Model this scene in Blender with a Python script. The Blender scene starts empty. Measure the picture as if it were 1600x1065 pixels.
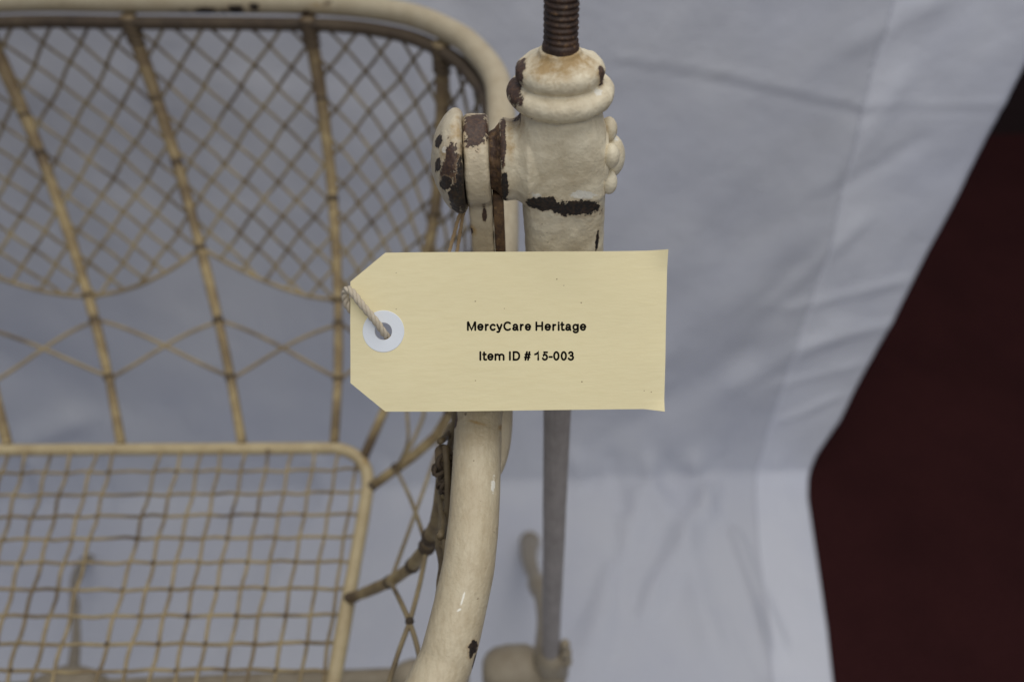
import bpy, bmesh, math, random
import numpy as np
from mathutils import Vector, geometry
random.seed(7)
C = bpy.context.scene.collection
sc = bpy.context.scene

# ------------------------------------------------------------------ camera
# Working units are millimetres measured from the lens (x right, y away, z up);
# W() turns them into metres with the carpet at height 0.
FLOOR = 1000.0
f = 1100.0; th = math.radians(44.5); rho = math.radians(2.2)
FW = np.array([0, math.cos(th), -math.sin(th)])
R0 = np.array([1, 0, 0.]); U0 = np.array([0, math.sin(th), math.cos(th)])
RT = R0*math.cos(rho) - U0*math.sin(rho)
UP = U0*math.cos(rho) + R0*math.sin(rho)
def W(p): return (p[0]/1000., p[1]/1000., (FLOOR+p[2])/1000.)
def ray(x, y): return FW + RT*(x-800)/f - UP*(y-532.5)/f
def at_h(x, y, h): r = ray(x, y); return r*(-h/r[2])
def at_y(x, y, yy): r = ray(x, y); return r*(yy/r[1])
def at_d(x, y, d): return ray(x, y)*d

cam_d = bpy.data.cameras.new("camera"); cam = bpy.data.objects.new("camera", cam_d); C.objects.link(cam)
from mathutils import Matrix
cam.matrix_world = Matrix(((RT[0], UP[0], -FW[0], 0), (RT[1], UP[1], -FW[1], 0), (RT[2], UP[2], -FW[2], 1.0), (0, 0, 0, 1)))
cam_d.sensor_width = 23.5; cam_d.lens = f/1600*23.5
cam_d.clip_start = 0.01; cam_d.clip_end = 50
cam_d.dof.use_dof = True; cam_d.dof.focus_distance = 0.266; cam_d.dof.aperture_fstop = 3.6
sc.camera = cam

# ------------------------------------------------------------------ light
wd = bpy.data.worlds.new("World"); sc.world = wd; wd.use_nodes = True
bg = wd.node_tree.nodes['Background']
bg.inputs[0].default_value = (0.80, 0.87, 1.0, 1); bg.inputs[1].default_value = 0.30
def area(name, loc, target, sx, sy, power, col):
    d = bpy.data.lights.new(name, 'AREA'); d.shape = 'RECTANGLE'; d.size = sx; d.size_y = sy
    d.energy = power; d.color = col
    o = bpy.data.objects.new(name, d); C.objects.link(o); o.location = loc
    o.rotation_euler = (Vector(target)-Vector(loc)).to_track_quat('-Z', 'Y').to_euler()
    return o
area('ceiling_lamp', (0.25, 0.4, 2.5), (0.0, 0.4, 0.2), 2.0, 1.2, 21, (1.0, 0.96, 0.90))
area('front_fill', (0.22, -0.42, 1.5), (0.0, 0.25, 0.85), 0.4, 0.3, 1.9, (1.0, 0.95, 0.86))  # unseen fill light, added to brighten the post head from the front
sc.view_settings.view_transform = 'Standard'; sc.view_settings.look = 'None'
sc.view_settings.exposure = 0.0; sc.view_settings.gamma = 1.0

# ------------------------------------------------------------------ materials
class NT:
    def __init__(s, name):
        s.m = bpy.data.materials.new(name); s.m.use_nodes = True
        s.t = s.m.node_tree; s.n = s.t.nodes; s.l = s.t.links
        s.b = s.n['Principled BSDF']
        s.co = s.n.new('ShaderNodeTexCoord').outputs['Object']
    def add(s, typ, **kw):
        n = s.n.new(typ)
        for k, v in kw.items(): setattr(n, k, v)
        return n
    def noise(s, scale, detail=4, rough=.6, vec=None, stretch=None):
        n = s.add('ShaderNodeTexNoise'); n.inputs['Scale'].default_value = scale
        n.inputs['Detail'].default_value = detail; n.inputs['Roughness'].default_value = rough
        v = vec or s.co
        if stretch:
            mp = s.add('ShaderNodeMapping'); mp.inputs['Scale'].default_value = stretch
            s.l.new(v, mp.inputs[0]); v = mp.outputs[0]
        s.l.new(v, n.inputs['Vector']); return n.outputs['Fac']
    def ramp(s, src, stops):
        r = s.add('ShaderNodeValToRGB'); e = r.color_ramp.elements
        while len(e) < len(stops): e.new(0.5)
        for el, (p, c) in zip(e, stops):
            el.position = p
            el.color = (c, c, c, 1) if not isinstance(c, tuple) else (*c, 1)
        s.l.new(src, r.inputs[0]); return r.outputs[0]
    def mix(s, fac, a, b, mode='MIX'):
        m = s.add('ShaderNodeMix', data_type='RGBA', blend_type=mode)
        for i, v in ((0, fac), (6, a), (7, b)):
            if isinstance(v, (int, float)): m.inputs[i].default_value = v
            elif isinstance(v, tuple): m.inputs[i].default_value = (*v, 1)
            else: s.l.new(v, m.inputs[i])
        return m.outputs[2]
    def math(s, op, a, b=None):
        m = s.add('ShaderNodeMath', operation=op)
        for i, v in ((0, a), (1, b)):
            if v is None: continue
            if isinstance(v, (int, float)): m.inputs[i].default_value = v
            else: s.l.new(v, m.inputs[i])
        return m.outputs[0]
    def vm(s, op, a, b=None):
        m = s.add('ShaderNodeVectorMath', operation=op)
        for i, v in ((0, a), (1, b)):
            if v is None: continue
            if isinstance(v, (tuple, list)): m.inputs[i].default_value = v
            else: s.l.new(v, m.inputs[i])
        return m.outputs['Value'] if op in ('DOT_PRODUCT', 'LENGTH', 'DISTANCE') else m.outputs[0]
    def spots(s, lst, nz):
        """lst: (centre mm, half width, half height mm[, turn]) worn places on the real surface; 1 inside."""
        out = None
        for it in lst:
            c, a, b = it[0], it[1], it[2]; ang = it[3] if len(it) > 3 else 0
            ex = RT*math.cos(ang) + UP*math.sin(ang); ey = UP*math.cos(ang) - RT*math.sin(ang)
            d = s.vm('SUBTRACT', s.co, tuple(W(c)))
            x = s.math('POWER', s.math('MULTIPLY', s.vm('DOT_PRODUCT', d, tuple(ex)), 1000./a), 2.)
            y = s.math('POWER', s.math('MULTIPLY', s.vm('DOT_PRODUCT', d, tuple(ey)), 1000./b), 2.)
            z = s.math('POWER', s.math('MULTIPLY', s.vm('DOT_PRODUCT', d, tuple(FW)), 1000./15), 2.)
            q = s.math('SQRT', s.math('ADD', s.math('ADD', x, y), z))
            out = q if out is None else s.math('MINIMUM', out, q)
        return s.math('ADD', out, nz)
    def bump(s, src, dist, strength=1.0, prev=None):
        b = s.add('ShaderNodeBump'); b.inputs['Distance'].default_value = dist; b.inputs['Strength'].default_value = strength
        s.l.new(src, b.inputs['Height'])
        if prev is not None: s.l.new(prev, b.inputs['Normal'])
        return b.outputs[0]
    def out(s, col=None, rough=None, normal=None, spec=None):
        for k, v in (('Base Color', col), ('Roughness', rough), ('Normal', normal), ('Specular IOR Level', spec)):
            if v is None: continue
            if isinstance(v, (int, float)): s.b.inputs[k].default_value = v
            elif isinstance(v, tuple): s.b.inputs[k].default_value = (*v, 1)
            else: s.l.new(v, s.b.inputs[k])
        return s.m

def paint(name, base=(.60, .52, .385), dark=(.42, .34, .22), black=(), brown=(), ochre=(), pale=(),
          rough=.42, grain=None, speck=.5):
    t = NT(name)
    n1 = t.noise(55, 6, .65); n2 = t.noise(260, 5, .6); n3 = t.noise(900, 4, .6)
    col = t.mix(t.ramp(n1, [(.38, 0.), (.68, .75)]), base, dark)
    col = t.mix(t.ramp(n2, [(.45, 0.), (.8, .45)]), col, (base[0]*1.12, base[1]*1.13, base[2]*1.15))
    if grain:                                              # brush marks running along the tube
        g = t.noise(700, 3, .6, stretch=grain)
        col = t.mix(t.ramp(g, [(.42, 0.), (.7, .45)]), col, (dark[0]*.9, dark[1]*.88, dark[2]*.85))
    sp = t.noise(420, 2, .5)
    col = t.mix(t.ramp(sp, [(.70+.1*(1-speck), 0.), (.745+.1*(1-speck), .75)]), col, (.12, .075, .04))
    wob = t.math('MULTIPLY', t.math('SUBTRACT', t.noise(330, 6, .7), .5), 2.2)
    h = None
    if ochre:
        wob2 = t.math('MULTIPLY', t.math('SUBTRACT', t.noise(180, 5, .7), .5), 2.4)
        q = t.spots(ochre, wob2)
        col = t.mix(t.ramp(q, [(.2, .9), (1., 0.)]), col, (.37, .235, .085))
    if pale:
        q = t.spots(pale, wob)
        col = t.mix(t.ramp(q, [(.8, .9), (1., 0.)]), col, (.78, .76, .68))
    for lst, c1, c2 in ((brown, (.055, .031, .023), (.125, .068, .038)), (black, (.016, .013, .012), (.06, .035, .02))):
        if not lst: continue
        q = t.spots(lst, wob)
        col = t.mix(t.ramp(q, [(.98, .55), (1.0, .3)]) if False else t.ramp(t.math('MULTIPLY', q, .6), [(.57, .5), (.80, 0.)]), col, (.36, .24, .12))
        inside = t.ramp(q, [(.93, 1.), (.965, 0.)])
        edge = t.ramp(q, [(.965, .0), (.975, .8), (1.0, 0.)])
        col = t.mix(edge, col, (.70, .66, .55))
        cc = t.mix(t.ramp(n3, [(.45, 0.), (.65, .8)]), c1, c2)
        col = t.mix(inside, col, cc)
        h = inside if h is None else t.math('MAXIMUM', h, inside)
    nb = t.bump(n2, .0006, .8)
    nb = t.bump(n3, .00035, .8, nb)
    r = t.math('ADD', t.math('MULTIPLY', n2, .25), rough-.1)
    if h is not None:
        nb = t.bump(t.math('SUBTRACT', 1., h), .0011, 1., nb)
        r = t.math('ADD', r, t.math('MULTIPLY', h, .15))
    return t.out(col, r, nb, .45)

def rust(name, a=(.05, .028, .02), b=(.19, .11, .05), c=(.30, .19, .085), rough=.75):
    t = NT(name); n1 = t.noise(160, 6, .7); n2 = t.noise(600, 4, .6)
    col = t.mix(t.ramp(n1, [(.42, 0.), (.66, 1.)]), a, b)
    col = t.mix(t.ramp(n2, [(.56, 0.), (.75, .8)]), col, c)
    return t.out(col, rough, t.bump(n1, .0006, .8))

def cane(name, a, b, d, scale=70, rough=.6, grime=False):                  # old enamel over wire, yellowed and dirty in patches
    t = NT(name); n1 = t.noise(scale, 5, .65); n2 = t.noise(24, 3, .5)
    col = t.mix(t.ramp(n1, [(.40, 0.), (.62, 1.)]), a, b)
    col = t.mix(t.ramp(n2, [(.50, 0.), (.68, .85)]), col, d)
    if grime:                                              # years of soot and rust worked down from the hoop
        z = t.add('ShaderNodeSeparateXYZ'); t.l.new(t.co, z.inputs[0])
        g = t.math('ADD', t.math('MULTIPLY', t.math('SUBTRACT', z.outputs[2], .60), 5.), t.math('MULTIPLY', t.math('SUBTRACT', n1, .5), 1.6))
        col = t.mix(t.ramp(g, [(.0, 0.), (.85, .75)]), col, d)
    return t.out(col, rough, t.bump(n1, .0008, .5))

def flat(name, col, rough=.8):
    t = NT(name); n = t.noise(300, 3)
    return t.out(t.mix(t.ramp(n, [(.4, 0.), (.7, .3)]), col, tuple(x*.7 for x in col)), rough)

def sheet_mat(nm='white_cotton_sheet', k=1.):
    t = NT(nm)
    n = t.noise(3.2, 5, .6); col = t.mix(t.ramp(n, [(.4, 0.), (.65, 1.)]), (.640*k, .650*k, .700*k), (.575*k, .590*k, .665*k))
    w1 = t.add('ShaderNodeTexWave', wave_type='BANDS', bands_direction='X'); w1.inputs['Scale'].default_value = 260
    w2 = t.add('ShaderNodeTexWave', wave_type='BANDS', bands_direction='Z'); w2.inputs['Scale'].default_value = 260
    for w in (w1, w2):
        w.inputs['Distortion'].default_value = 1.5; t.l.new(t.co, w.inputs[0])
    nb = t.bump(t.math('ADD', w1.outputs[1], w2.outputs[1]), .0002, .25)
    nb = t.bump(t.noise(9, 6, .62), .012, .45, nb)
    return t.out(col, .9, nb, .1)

def carpet_mat():
    t = NT('burgundy_carpet')
    n1 = t.noise(260, 6, .8); n2 = t.noise(6, 3)
    col = t.mix(t.ramp(n1, [(.35, 0.), (.7, 1.)]), (.028, .0088, .0092), (.088, .029, .029))
    col = t.mix(t.ramp(n2, [(.4, 0.), (.7, .4)]), col, (.028, .010, .011))
    return t.out(col, .95, t.bump(n1, .004, .9), .05)

def card_mat():
    t = NT('manila_card')
    fib = t.noise(520, 4, .6, stretch=(.25, 1.2, 1.2)); bl = t.noise(16, 3, .5); fine = t.noise(1400, 3, .6)
    col = t.mix(t.ramp(fib, [(.35, 0.), (.7, .35)]), (.80, .715, .455), (.71, .615, .36))
    col = t.mix(t.ramp(bl, [(.4, 0.), (.65, .4)]), col, (.75, .665, .41))
    col = t.mix(t.ramp(fine, [(.60, 0.), (.75, .25)]), col, (.86, .78, .52))
    dq = t.spots([S4(266.5, x_, y_, r_, r_) for x_, y_, r_ in ((870, 436, 1.3), (881, 446, .8), (908, 473, 1.3), (743, 471, 1.2), (788, 482, .8), (620, 427, .9), (909, 596, 1.3), (743, 594, 1.), (620, 483, 1.), (619, 495, .9), (1017, 612, 1.2), (1006, 610, .9))], t.math('MULTIPLY', t.math('SUBTRACT', t.noise(2000, 1), .5), 1.)); col = t.mix(t.ramp(dq, [(.7, .8), (1., 0.)]), col, (.22, .14, .07))
    return t.out(col, .72, t.bump(fib, .00012, .8), .25)

M = {}
def P(px, py, d): return at_d(px, py, d)
def S4(d, px, py, hw, hh, ang=0): k = d/f; return (P(px, py, d), hw*k, hh*k, ang)
M['tube'] = paint('cream_enamel_rim', base=(.53, .46, .325), grain=(1, .12, 1), speck=.7,
    black=[S4(641, 262, 12, 9, 3), S4(641, 280, 13, 14, 3.5), S4(641, 312, 13, 26, 3.6), S4(641, 345, 15, 6, 3), S4(641, 366, 13, 14, 4), S4(641, 398, 12, 9, 4),
           S4(241, 738, 1019, 7, 13), S4(241, 741, 1046, 4, 18, -.2)],
    brown=[S4(641, 518, 14, 12, 6), S4(641, 556, 9, 19, 3.5), S4(641, 470, 26, 26, 5), S4(290, 711, 655, 4, 14)],
    ochre=[S4(640, 510, 16, 30, 10), S4(286, 746, 659, 18, 3, -.25), S4(290, 784, 668, 8, 6)],
    pale=[S4(250, 724, 930, 1.8, 9, -.3), S4(250, 719, 944, 4, 2, .5), S4(266, 770, 760, 4, 14), S4(240, 742, 1058, 9, 9)])
M['knob'] = paint('cream_enamel_knob', rough=.3, base=(.62, .555, .42),
    black=[S4(256, 686, 223, 7, 10), S4(256, 684, 258, 7, 9), S4(256, 697, 286, 11, 10), S4(258, 711, 312, 11, 22), S4(262, 722, 290, 8, 50)],
    brown=[S4(257, 707, 248, 9, 22), S4(257, 702, 272, 13, 17), S4(260, 716, 268, 9, 42)],
    ochre=[S4(260, 717, 215, 12, 50), S4(256, 697, 244, 11, 15)],
    pale=[S4(256, 697, 240, 5, 6)])
M['strap'] = paint('cream_enamel_hanger', base=(.58, .50, .36), rough=.36,
    brown=[S4(251, 744, 190, 23, 38), S4(275, 757, 335, 4, 11), S4(285, 735, 361, 6, 5), S4(266, 744, 262, 2, 2)],
    ochre=[S4(285, 735, 360, 12, 12)])
M['cast'] = paint('cream_enamel_casting', base=(.74, .665, .50), dark=(.43, .34, .21), rough=.45, speck=.6,
    black=[S4(262, 850, 317, 28, 9, -.12), S4(262, 905, 323, 42, 11, .04), S4(258, 788, 292, 6, 24), S4(284, 931, 378, 3, 16), S4(257, 830, 196, 2, 5)],
    brown=[S4(251, 804, 152, 13, 34, .25), S4(245, 812, 116, 9, 22, -.1), S4(243, 938, 121, 7, 14), S4(258, 786, 225, 5, 50), S4(248, 802, 126, 6, 10)],
    ochre=[S4(236, 876, 98, 80, 40), S4(262, 797, 224, 14, 46), S4(264, 868, 208, 90, 16), S4(262, 815, 200, 30, 40), S4(245, 930, 128, 14, 16)],
    pale=[S4(262, 912, 306, 22, 6), S4(262, 838, 307, 9, 4), S4(272, 955, 228, 8, 9), S4(250, 930, 160, 12, 9)])
M['rust'] = rust('brown_rusted_iron')
M['rod'] = rust('dark_rusted_screw', (.03, .017, .013), (.085, .045, .028), (.22, .125, .055), .55)
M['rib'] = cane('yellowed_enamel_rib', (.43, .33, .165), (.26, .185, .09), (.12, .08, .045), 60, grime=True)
M['wire'] = cane('tan_painted_wire', (.41, .32, .17), (.25, .185, .10), (.12, .085, .052), 40)
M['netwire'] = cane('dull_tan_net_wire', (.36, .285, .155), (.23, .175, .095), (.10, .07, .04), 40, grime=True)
M['frame'] = paint('yellowed_enamel_frame', base=(.56, .46, .27), dark=(.40, .30, .165), ochre=[S4(590, 558, 852, 14, 22), S4(590, 556, 885, 8, 18), S4(590, 575, 720, 10, 14)],
                   brown=[S4(590, 552, 936, 7, 9)])
M['hoop'] = cane('grimy_brown_hoop', (.11, .08, .05), (.075, .052, .034), (.05, .035, .024), 50, .7)
M['knot'] = flat('dark_grimy_binding', (.085, .06, .038))
M['pole'] = paint('grey_worn_pole', base=(.42, .38, .355), dark=(.28, .25, .23), grain=(1, 1, .1), rough=.5)
M['legs'] = paint('tan_enamel_stand', base=(.36, .305, .22), dark=(.24, .19, .125))
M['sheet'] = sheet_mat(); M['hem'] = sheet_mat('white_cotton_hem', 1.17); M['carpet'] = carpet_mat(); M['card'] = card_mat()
M['ring'] = NT('white_paper_ring').out((.72, .76, .82), .6)
M['ink'] = NT('black_ink').out((.006, .005, .004), .9, None, .05)
ts = NT('natural_cotton_string'); nn = ts.noise(900, 4)
M['string'] = ts.out(ts.mix(nn, (.62, .56, .46), (.42, .35, .25)), .9, ts.bump(nn, .0003, .6))
M['string2'] = flat('tan_cotton_string', (.42, .30, .17))
M['dark_plane'] = flat('dark_maroon', (.020, .006, .006), .9)

# ------------------------------------------------------------------ mesh helpers
def tag(o, label=None, cat=None, group=None, kind=None):
    if label: o['label'] = label
    if cat: o['category'] = cat
    if group: o['group'] = group
    if kind: o['kind'] = kind
    return o
def thing(name, loc, label, cat, group=None):
    o = bpy.data.objects.new(name, None); C.objects.link(o); o.location = W(loc); o.empty_display_size = .02
    return tag(o, label, cat, group)
def root_of(o):
    while o.parent: o = o.parent
    return o
def mesh_obj(name, verts, faces, mat, parent=None, smooth=True, mm=True):
    me = bpy.data.meshes.new(name)
    me.from_pydata([W(v) for v in verts] if mm else verts, [], faces); me.validate()
    bm = bmesh.new(); bm.from_mesh(me); bmesh.ops.recalc_face_normals(bm, faces=bm.faces); bm.to_mesh(me); bm.free()
    if smooth: me.polygons.foreach_set('use_smooth', [True]*len(me.polygons))
    me.materials.append(mat)
    o = bpy.data.objects.new(name, me); C.objects.link(o)
    if parent is not None:
        o.parent = parent
        if parent.type == 'EMPTY': o.location = -parent.location
    return o
class MB:
    def __init__(s): s.v = []; s.f = []
    def add(s, v, fc):
        n = len(s.v); s.v += [tuple(map(float, p)) for p in v]; s.f += [tuple(i+n for i in q) for q in fc]
    def tube(s, pts, r, seg=12, closed=False, cap=True):
        pts = [np.array(p, float) for p in pts]; n = len(pts)
        rr = r if hasattr(r, '__len__') else [r]*n
        tg = []
        for i in range(n):
            a = pts[(i-1) % n] if (closed or i > 0) else pts[i]
            b = pts[(i+1) % n] if (closed or i < n-1) else pts[i]
            d = b-a; tg.append(d/(np.linalg.norm(d)+1e-9))
        ref = np.array([0, 0, 1.]) if abs(tg[0][2]) < .9 else np.array([0, 1., 0])
        nrm = ref-tg[0]*(ref@tg[0]); nrm /= np.linalg.norm(nrm)
        vs = []
        for i in range(n):
            nrm = nrm-tg[i]*(nrm@tg[i]); nrm /= (np.linalg.norm(nrm)+1e-9)
            bn = np.cross(tg[i], nrm)
            for k in range(seg):
                a = 2*math.pi*k/seg
                vs.append(pts[i]+rr[i]*(math.cos(a)*nrm+math.sin(a)*bn))
        fs = []
        m = n if closed else n-1
        for i in range(m):
            j = (i+1) % n
            for k in range(seg):
                k2 = (k+1) % seg
                fs.append((i*seg+k, i*seg+k2, j*seg+k2, j*seg+k))
        if cap and not closed:
            fs.append(tuple(range(seg))[::-1]); fs.append(tuple((n-1)*seg+k for k in range(seg)))
        s.add(vs, fs)
    def lathe(s, prof, c, axis='z', seg=48, sq=None, lean=None):
        """prof: (t along axis, radius) ; sq(t) -> superellipse exponent"""
        vs = []; n = len(prof)
        for (t, r) in prof:
            e = sq(t) if sq else 2.
            for k in range(seg):
                a = 2*math.pi*k/seg; ca, sa = math.cos(a), math.sin(a)
                q = (abs(ca)**e+abs(sa)**e)**(-1/e)
                x, y = r*q*ca, r*q*sa
                lx = lean(t) if lean else 0
                vs.append((c[0]+x+lx, c[1]+y, c[2]+t) if axis == 'z' else ((c[0]+t, c[1]+x, c[2]+y) if axis == 'x' else (c[0]+x, c[1]+t, c[2]+y)))
        fs = [(i*seg+k, i*seg+(k+1) % seg, (i+1)*seg+(k+1) % seg, (i+1)*seg+k) for i in range(n-1) for k in range(seg)]
        fs.append(tuple(range(seg))[::-1]); fs.append(tuple((n-1)*seg+k for k in range(seg)))
        s.add(vs, fs)
    def ball(s, c, r, su=10, sv=7):
        r = r if hasattr(r, '__len__') else (r, r, r)
        vs = []
        for i in range(1, sv):
            p = math.pi*i/sv
            for k in range(su):
                a = 2*math.pi*k/su
                vs.append((c[0]+r[0]*math.sin(p)*math.cos(a), c[1]+r[1]*math.sin(p)*math.sin(a), c[2]+r[2]*math.cos(p)))
        fs = [(i*su+k, i*su+(k+1) % su, (i+1)*su+(k+1) % su, (i+1)*su+k) for i in range(sv-2) for k in range(su)]
        n = len(vs); vs += [(c[0], c[1], c[2]+r[2]), (c[0], c[1], c[2]-r[2])]
        fs += [(n, (k+1) % su, k) for k in range(su)] + [(n+1, (sv-2)*su+k, (sv-2)*su+(k+1) % su) for k in range(su)]
        s.add(vs, fs)
    def build(s, name, mat, parent=None, smooth=True): return mesh_obj(name, s.v, s.f, mat, parent, smooth)
def spline(pts, n=8, closed=False):
    pts = [np.array(p, float) for p in pts]; N = len(pts); out = []
    for i in range(N if closed else N-1):
        g = lambda j: pts[j % N] if closed else pts[max(0, min(N-1, j))]
        p0, p1, p2, p3 = g(i-1), g(i), g(i+1), g(i+2)
        for k in range(n):
            t = k/n
            out.append(.5*((2*p1)+(-p0+p2)*t+(2*p0-5*p1+4*p2-p3)*t*t+(-p0+3*p1-3*p2+p3)*t**3))
    if not closed: out.append(pts[-1])
    return out
def vnoise(x, y=0., z=0.):
    from mathutils import noise
    return noise.noise(Vector((x, y, z)))
def smoothcurve(prof, n=6):
    return [tuple(p) for p in spline(prof, n)]

def lumpy(o, amt, size, voxel=None, smooth=4):
    if voxel:
        m = o.modifiers.new('one_casting', 'REMESH'); m.mode = 'VOXEL'; m.voxel_size = voxel; m.use_smooth_shade = True
        m = o.modifiers.new('worn_soft', 'SMOOTH'); m.factor = .6; m.iterations = smooth
    tx = bpy.data.textures.new('paint_lumps', 'CLOUDS'); tx.noise_scale = size; tx.noise_depth = 3
    m = o.modifiers.new('paint_lumps', 'DISPLACE'); m.texture = tx; m.strength = amt; m.mid_level = .5; m.texture_coords = 'LOCAL'
    return o
# ------------------------------------------------------------------ setting: carpet, dark upright plane
tag(mesh_obj('carpet', [(-4000, -3000, -FLOOR), (4500, -3000, -FLOOR), (4500, 1800, -FLOOR), (-4000, 1800, -FLOOR)], [(0, 1, 2, 3)], M['carpet'], smooth=False), kind='structure')
tag(mesh_obj('dark_plane', [(-4000, 1760, -FLOOR), (4500, 1760, -FLOOR), (4500, 1760, 900), (-4000, 1760, 900)], [(0, 1, 2, 3)], M['dark_plane'], smooth=False), kind='structure')  # plain upright plane in a very dark maroon, far behind the sheet

# ------------------------------------------------------------------ the white sheet: lies on the carpet, rises behind the cradle
PR = [(-500, -FLOOR+3), (-100, -FLOOR+3), (250, -FLOOR+3), (560, -FLOOR+3), (648, -FLOOR+4), (668, -FLOOR+11), (677, -972), (703, -870), (738, -650), (772, -400), (795, -200), (812, 0), (826, 250)]
PC = spline([(a, b, 0) for a, b in PR], 14)
PS = np.array([(p[0], p[1]) for p in PC]); seglen = np.hypot(*np.diff(PS, axis=0).T); SL = np.concatenate([[0], np.cumsum(seglen)])
def prof_at(s): return np.interp(s, SL, PS[:, 0]), np.interp(s, SL, PS[:, 1])
def sheet_xs(px, py):                                      # where a sight line meets the sheet's curve
    r = ray(px, py); ang = r[2]/r[1]; q = PS[:, 1]/np.where(abs(PS[:, 0]) < 1, 1, PS[:, 0])
    ok = PS[:, 0] > 50; k = np.where(ok)[0]; j = k[np.argmin(abs(q[k]-ang))]
    ss = np.linspace(SL[max(j-1, 0)], SL[min(j+1, len(SL)-1)], 60)
    yy, zz = prof_at(ss); i = np.argmin(abs(zz/yy-ang)); t = yy[i]/r[1]
    return r[0]*t, ss[i]
edge_px = [(1300, 1065), (1290, 980), (1279, 900), (1270, 840), (1264, 800), (1260.5, 775), (1261, 752), (1265, 730), (1273, 710), (1288, 686), (1310, 655), (1352, 575), (1400, 488), (1450, 390), (1500, 298), (1545, 205), (1600, 98)]
ep = [sheet_xs(*p) for p in edge_px]
es = [0, 500]+[p[1] for p in ep]+[SL[-1]]; ex = [ep[0][0]-30, ep[0][0]-12]+[p[0] for p in ep]+[ep[-1][0]+10]
hem_px = [(1205, 1065), (1192, 930), (1182, 830), (1180, 745), (1212, 630), (1240, 545), (1290, 400), (1345, 165), (1395, 0)]
hp = [sheet_xs(*p) for p in hem_px]; hs = [p[1] for p in hp]; hx = [p[0] for p in hp]
ridges = []
def ridge(a, b, wd, ht, skew=0.):
    ridges.append((np.array(sheet_xs(*a)), np.array(sheet_xs(*b)), wd, ht, skew))
# pressed crease across the back
ridge((960, 93), (1130, 120), 5, 2.6, 1); ridge((1130, 120), (1350, 172), 6, 3.5, 1); ridge((1360, 166), (1580, 168), 5, 2.2, 1)
# drags towards the hem
for a, b, w_, h_ in [((1290, 300), (1400, 130), 16, 5), ((1350, 60), (1440, 10), 16, 5), ((1280, 310), (1420, 230), 12, -3), ((1210, 470), (1340, 350), 14, 5),
                     ((1240, 480), (1400, 440), 9, 4), ((1250, 540), (1380, 505), 10, 4), ((1150, 600), (1300, 520), 18, 5), ((1170, 560), (1230, 430), 20, -5), ((1210, 600), (1330, 570), 8, 3),
                     ((1225, 650), (1300, 620), 9, 4), ((1060, 520), (1200, 420), 40, 5), ((900, 300), (1050, 420), 60, 6), ((960, 680), (1160, 560), 30, -6), ((900, 620), (1020, 560), 30, 5),
                     ((40, 690), (110, 660), 22, 14), ((0, 560), (160, 620), 60, -9), ((270, 470), (330, 640), 60, 6), ((600, 250), (560, 500), 70, 6), ((400, 100), (360, 300), 80, -6),
                     ((1000, 770), (925, 1010), 24, 15), ((1110, 770), (1000, 960), 20, 14), ((1130, 850), (1195, 1040), 15, -15), ((1150, 840), (1210, 1000), 13, 12), ((1055, 790), (1110, 1000), 22, 12), ((920, 770), (890, 930), 20, -10), ((960, 850), (1010, 1060), 20, -10),
                     ((1190, 960), (1200, 1060), 12, 6), ((620, 760), (640, 1000), 30, 6), ((500, 780), (380, 1040), 34, 8), ((250, 760), (160, 1020), 34, -8), ((700, 760), (800, 880), 26, 5)]:
    ridge(a, b, w_, h_)
# bunched line where the cloth leaves the floor
for x_, h_ in [(905, 10), (960, -8), (1015, 12), (1050, -6), (1090, 11), (1135, -5), (1215, 4), (700, 9), (620, -6), (500, 8), (60, 16), (150, -8)]:
    ridge((x_-4, 722), (x_+14, 792), 15, h_)
nx, ns = 300, 330
X0 = -1500.
gx = np.zeros((ns, nx)); gs = np.zeros((ns, nx))
sv = np.concatenate([np.linspace(0, 700, 60, endpoint=False), np.linspace(700, SL[-1], ns-60)])
for i, s in enumerate(sv):
    e = np.interp(s, es, ex); u = np.linspace(0, 1, nx)
    gx[i] = X0+(e-X0)*(1-(1-u)**1.35); gs[i] = s
def dispf(gx, gs):
    disp = np.zeros_like(gx)
    for a, b, wd_, ht, sk in ridges:
        d = b-a; L = np.hypot(*d)+1e-6; ux, us = d/L
        t = ((gx-a[0])*ux+(gs-a[1])*us); q = (-(gx-a[0])*us+(gs-a[1])*ux)
        fall = np.exp(-np.maximum(0, np.maximum(-t, t-L))**2/(wd_*1.6)**2)
        k_ = .72 if (a[1] > 1250 and a[0] > 250) else 1.
        disp += k_*ht*fall*np.exp(-(q/wd_)**2)*(1 if not sk else (q/wd_*1.6))
    for i in range(gx.shape[0]):
        for j in range(gx.shape[1]):
            x, s = gx[i, j], gs[i, j]
            disp[i, j] += 7*vnoise(x*.0045, s*.0035, 3.1)+3.2*vnoise(x*.013, s*.009, 7.7)+1.3*vnoise(x*.03, s*.022, 1.3)
    return disp
disp = dispf(gx, gs)
vs = []
for i in range(ns):
    y, z = prof_at(sv[i]); y2, z2 = prof_at(sv[i]+3); d = math.hypot(y2-y, z2-z) or 1
    nyv, nzv = -(z2-z)/d, (y2-y)/d
    for j in range(nx): vs.append((gx[i, j], y+nyv*disp[i, j], z+nzv*disp[i, j]))
vs = [(x, y, max(z, -FLOOR+1.5)) for x, y, z in vs]
fs = [(i*nx+j, i*nx+j+1, (i+1)*nx+j+1, (i+1)*nx+j) for i in range(ns-1) for j in range(nx-1)]
sh = mesh_obj('draped_sheet', vs, fs, M['sheet'])
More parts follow.
